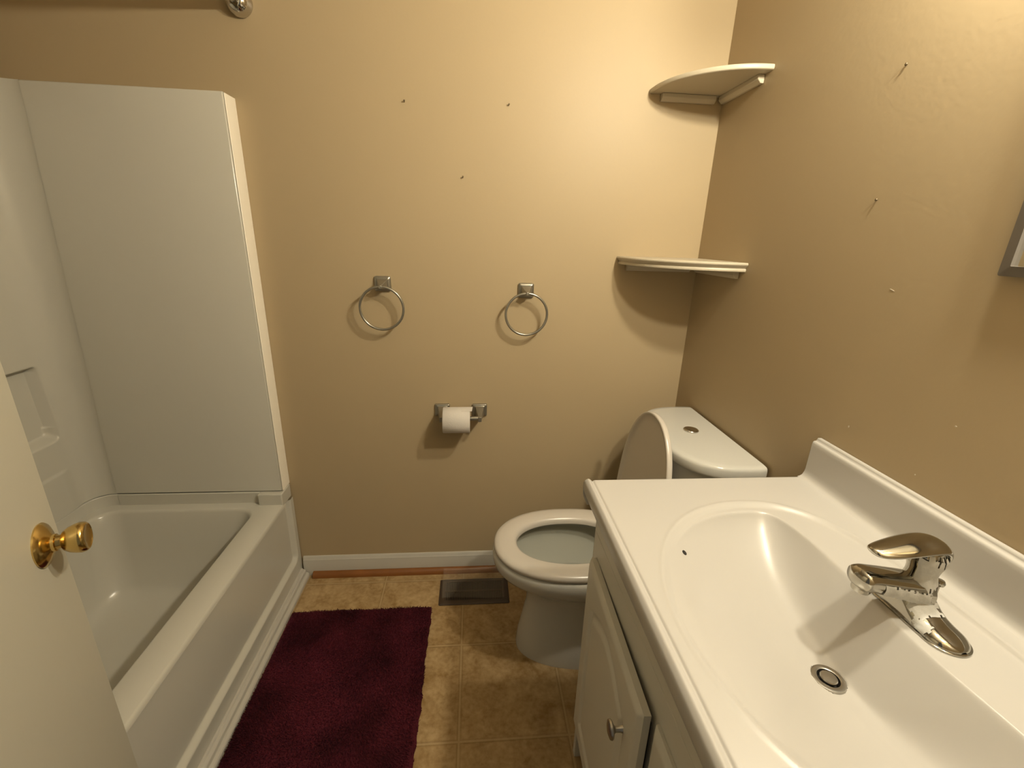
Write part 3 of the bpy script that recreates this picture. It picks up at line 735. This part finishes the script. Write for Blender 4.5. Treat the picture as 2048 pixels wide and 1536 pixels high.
for i, (dx, dz, w, h) in enumerate(LVs):
    a = LVs[max(i - 1, 0)]; b = LVs[min(i + 1, len(LVs) - 1)]; tg = Vector((b[0] - a[0], 0, b[1] - a[1])).normalized(); nr = Vector((tg.z, 0, -tg.x))
    if nr.z < 0: nr = -nr
    lr.append([tuple(Vector((FX + dx, FY, FZ + dz)) + Vector((0, 1, 0)) * (w * math.cos(t)) + nr * (h * math.sin(t) - .14 * w * abs(math.cos(t)) ** 2)) for t in np.linspace(0, 2 * PI, 28, endpoint=False)])
MB().loft(lr).build('lever', M['fchrome'], fau, angle=70)
# hub under the lever
MB().lathe([(0, .084), (.0185, .084), (.0205, .092), (.0205, .100), (.018, .107), (0, .109)], (FX - .002, FY, FZ), (0, 0, 1), 32).build('lever_hub', M['fchrome'], fau, angle=50)
# pop-up rod
MB().lathe([(0, 0), (.0024, 0), (.0024, .040), (.0062, .0415), (.0070, .045), (.0055, .0485), (0, .049)], (FX + .036, FY, FZ), (0, 0, 1), 18).build('lift_rod', M['fchrome'], fau)
# protective film still stuck to the side of the neck, along the spout flank and down the base
fm = MB()
def ragged(r, k): return r
ang = np.linspace(math.radians(205), math.radians(345), 26)
nkf = [(.0228, .040), (.0202, .054), (.0182, .064), (.0182, .072), (.0200, .081), (.0222, .089), (.0222, .099), (.0195, .105)]
fm.loft([[(FX - .002 + (r + .0012 + .0006 * math.sin(9 * a + h * 300)) * math.cos(a), FY + (r + .0012 + .0006 * math.sin(9 * a + h * 300)) * math.sin(a), FZ + h + .0012 * math.sin(6 * a)) for a in ang] for r, h in nkf], False, False, closed=False)
fm.loft(spout_rings(.0009, math.radians(160), math.radians(222), .05, .74, 22, 12, closed=False), False, False, closed=False)
fm.loft(body_rings(.0010, math.radians(60), math.radians(150), np.linspace(-.036, -.014, 10), 16), False, False, closed=False)
fm.loft(body_rings(.0010, math.radians(118), math.radians(172), np.linspace(-.052, -.030, 10), 12), False, False, closed=False)
# ragged outline: bend the strips' points about and drop faces near their borders at random
fv = np.array(fm.v); ph = fv * 260
fv += .0005 * np.stack([np.sin(ph[:, 1] + 1.7 * ph[:, 2]), np.sin(ph[:, 0] * 1.3 + ph[:, 2]), np.sin(ph[:, 0] + ph[:, 1] * 1.4)], -1)
fm.v = [tuple(p) for p in fv]
cnt = {}
for q in fm.f:
    for i in range(len(q)):
        k = tuple(sorted((q[i], q[(i + 1) % len(q)]))); cnt[k] = cnt.get(k, 0) + 1
for it in range(2):
    bord = {v for k, c_ in cnt.items() if c_ == 1 for v in k}
    kept = []
    for q in fm.f:
        if len(set(q) & bord) >= 2 and math.sin(fm.v[q[0]][0] * 700 + fm.v[q[0]][1] * 420 + it) + .5 * math.sin(fm.v[q[0]][2] * 900) > .55: continue
        kept.append(q)
    fm.f = kept; cnt = {}
    for q in fm.f:
        for i in range(len(q)):
            k = tuple(sorted((q[i], q[(i + 1) % len(q)]))); cnt[k] = cnt.get(k, 0) + 1
f_o = fm.build('protective_film', M['film'], fau, angle=0)
f_o['label'] = 'crinkled white protective film'

# ------------------------------------------------------------------ light, world, camera
w_ = bpy.data.worlds.new('World'); S.world = w_; w_.use_nodes = True
bg = w_.node_tree.nodes['Background']; bg.inputs['Color'].default_value = (1, .93, .76, 1); bg.inputs['Strength'].default_value = .12

f, pitch, yaw, rl_, H, dcam = 891.235, .31632, .09132, .03145, 1.30576, 1.52661
cyw, syw, cp, sp2 = math.cos(yaw), math.sin(yaw), math.cos(pitch), math.sin(pitch)
fwd = Vector((syw * cp, cyw * cp, -sp2)); rgt_ = Vector((cyw, -syw, 0)); upv = rgt_.cross(fwd)
c, s_ = math.cos(rl_), math.sin(rl_)
r2 = rgt_ * c + upv * s_; u2 = -rgt_ * s_ + upv * c
cam = bpy.data.cameras.new('camera'); co = bpy.data.objects.new('camera', cam); COL.objects.link(co)
co.matrix_world = Matrix(((r2.x, u2.x, -fwd.x, 0), (r2.y, u2.y, -fwd.y, -dcam), (r2.z, u2.z, -fwd.z, H), (0, 0, 0, 1)))
cam.sensor_width = 36; cam.lens = f * 36 / 2048; cam.clip_start = .01
S.camera = co
S.view_settings.view_transform = 'Standard'; S.view_settings.look = 'None'
S.view_settings.exposure = 0
S.cycles.max_bounces = 10; S.cycles.diffuse_bounces = 4
S.cycles.sample_clamp_indirect = 4
S.cycles.use_denoising = True
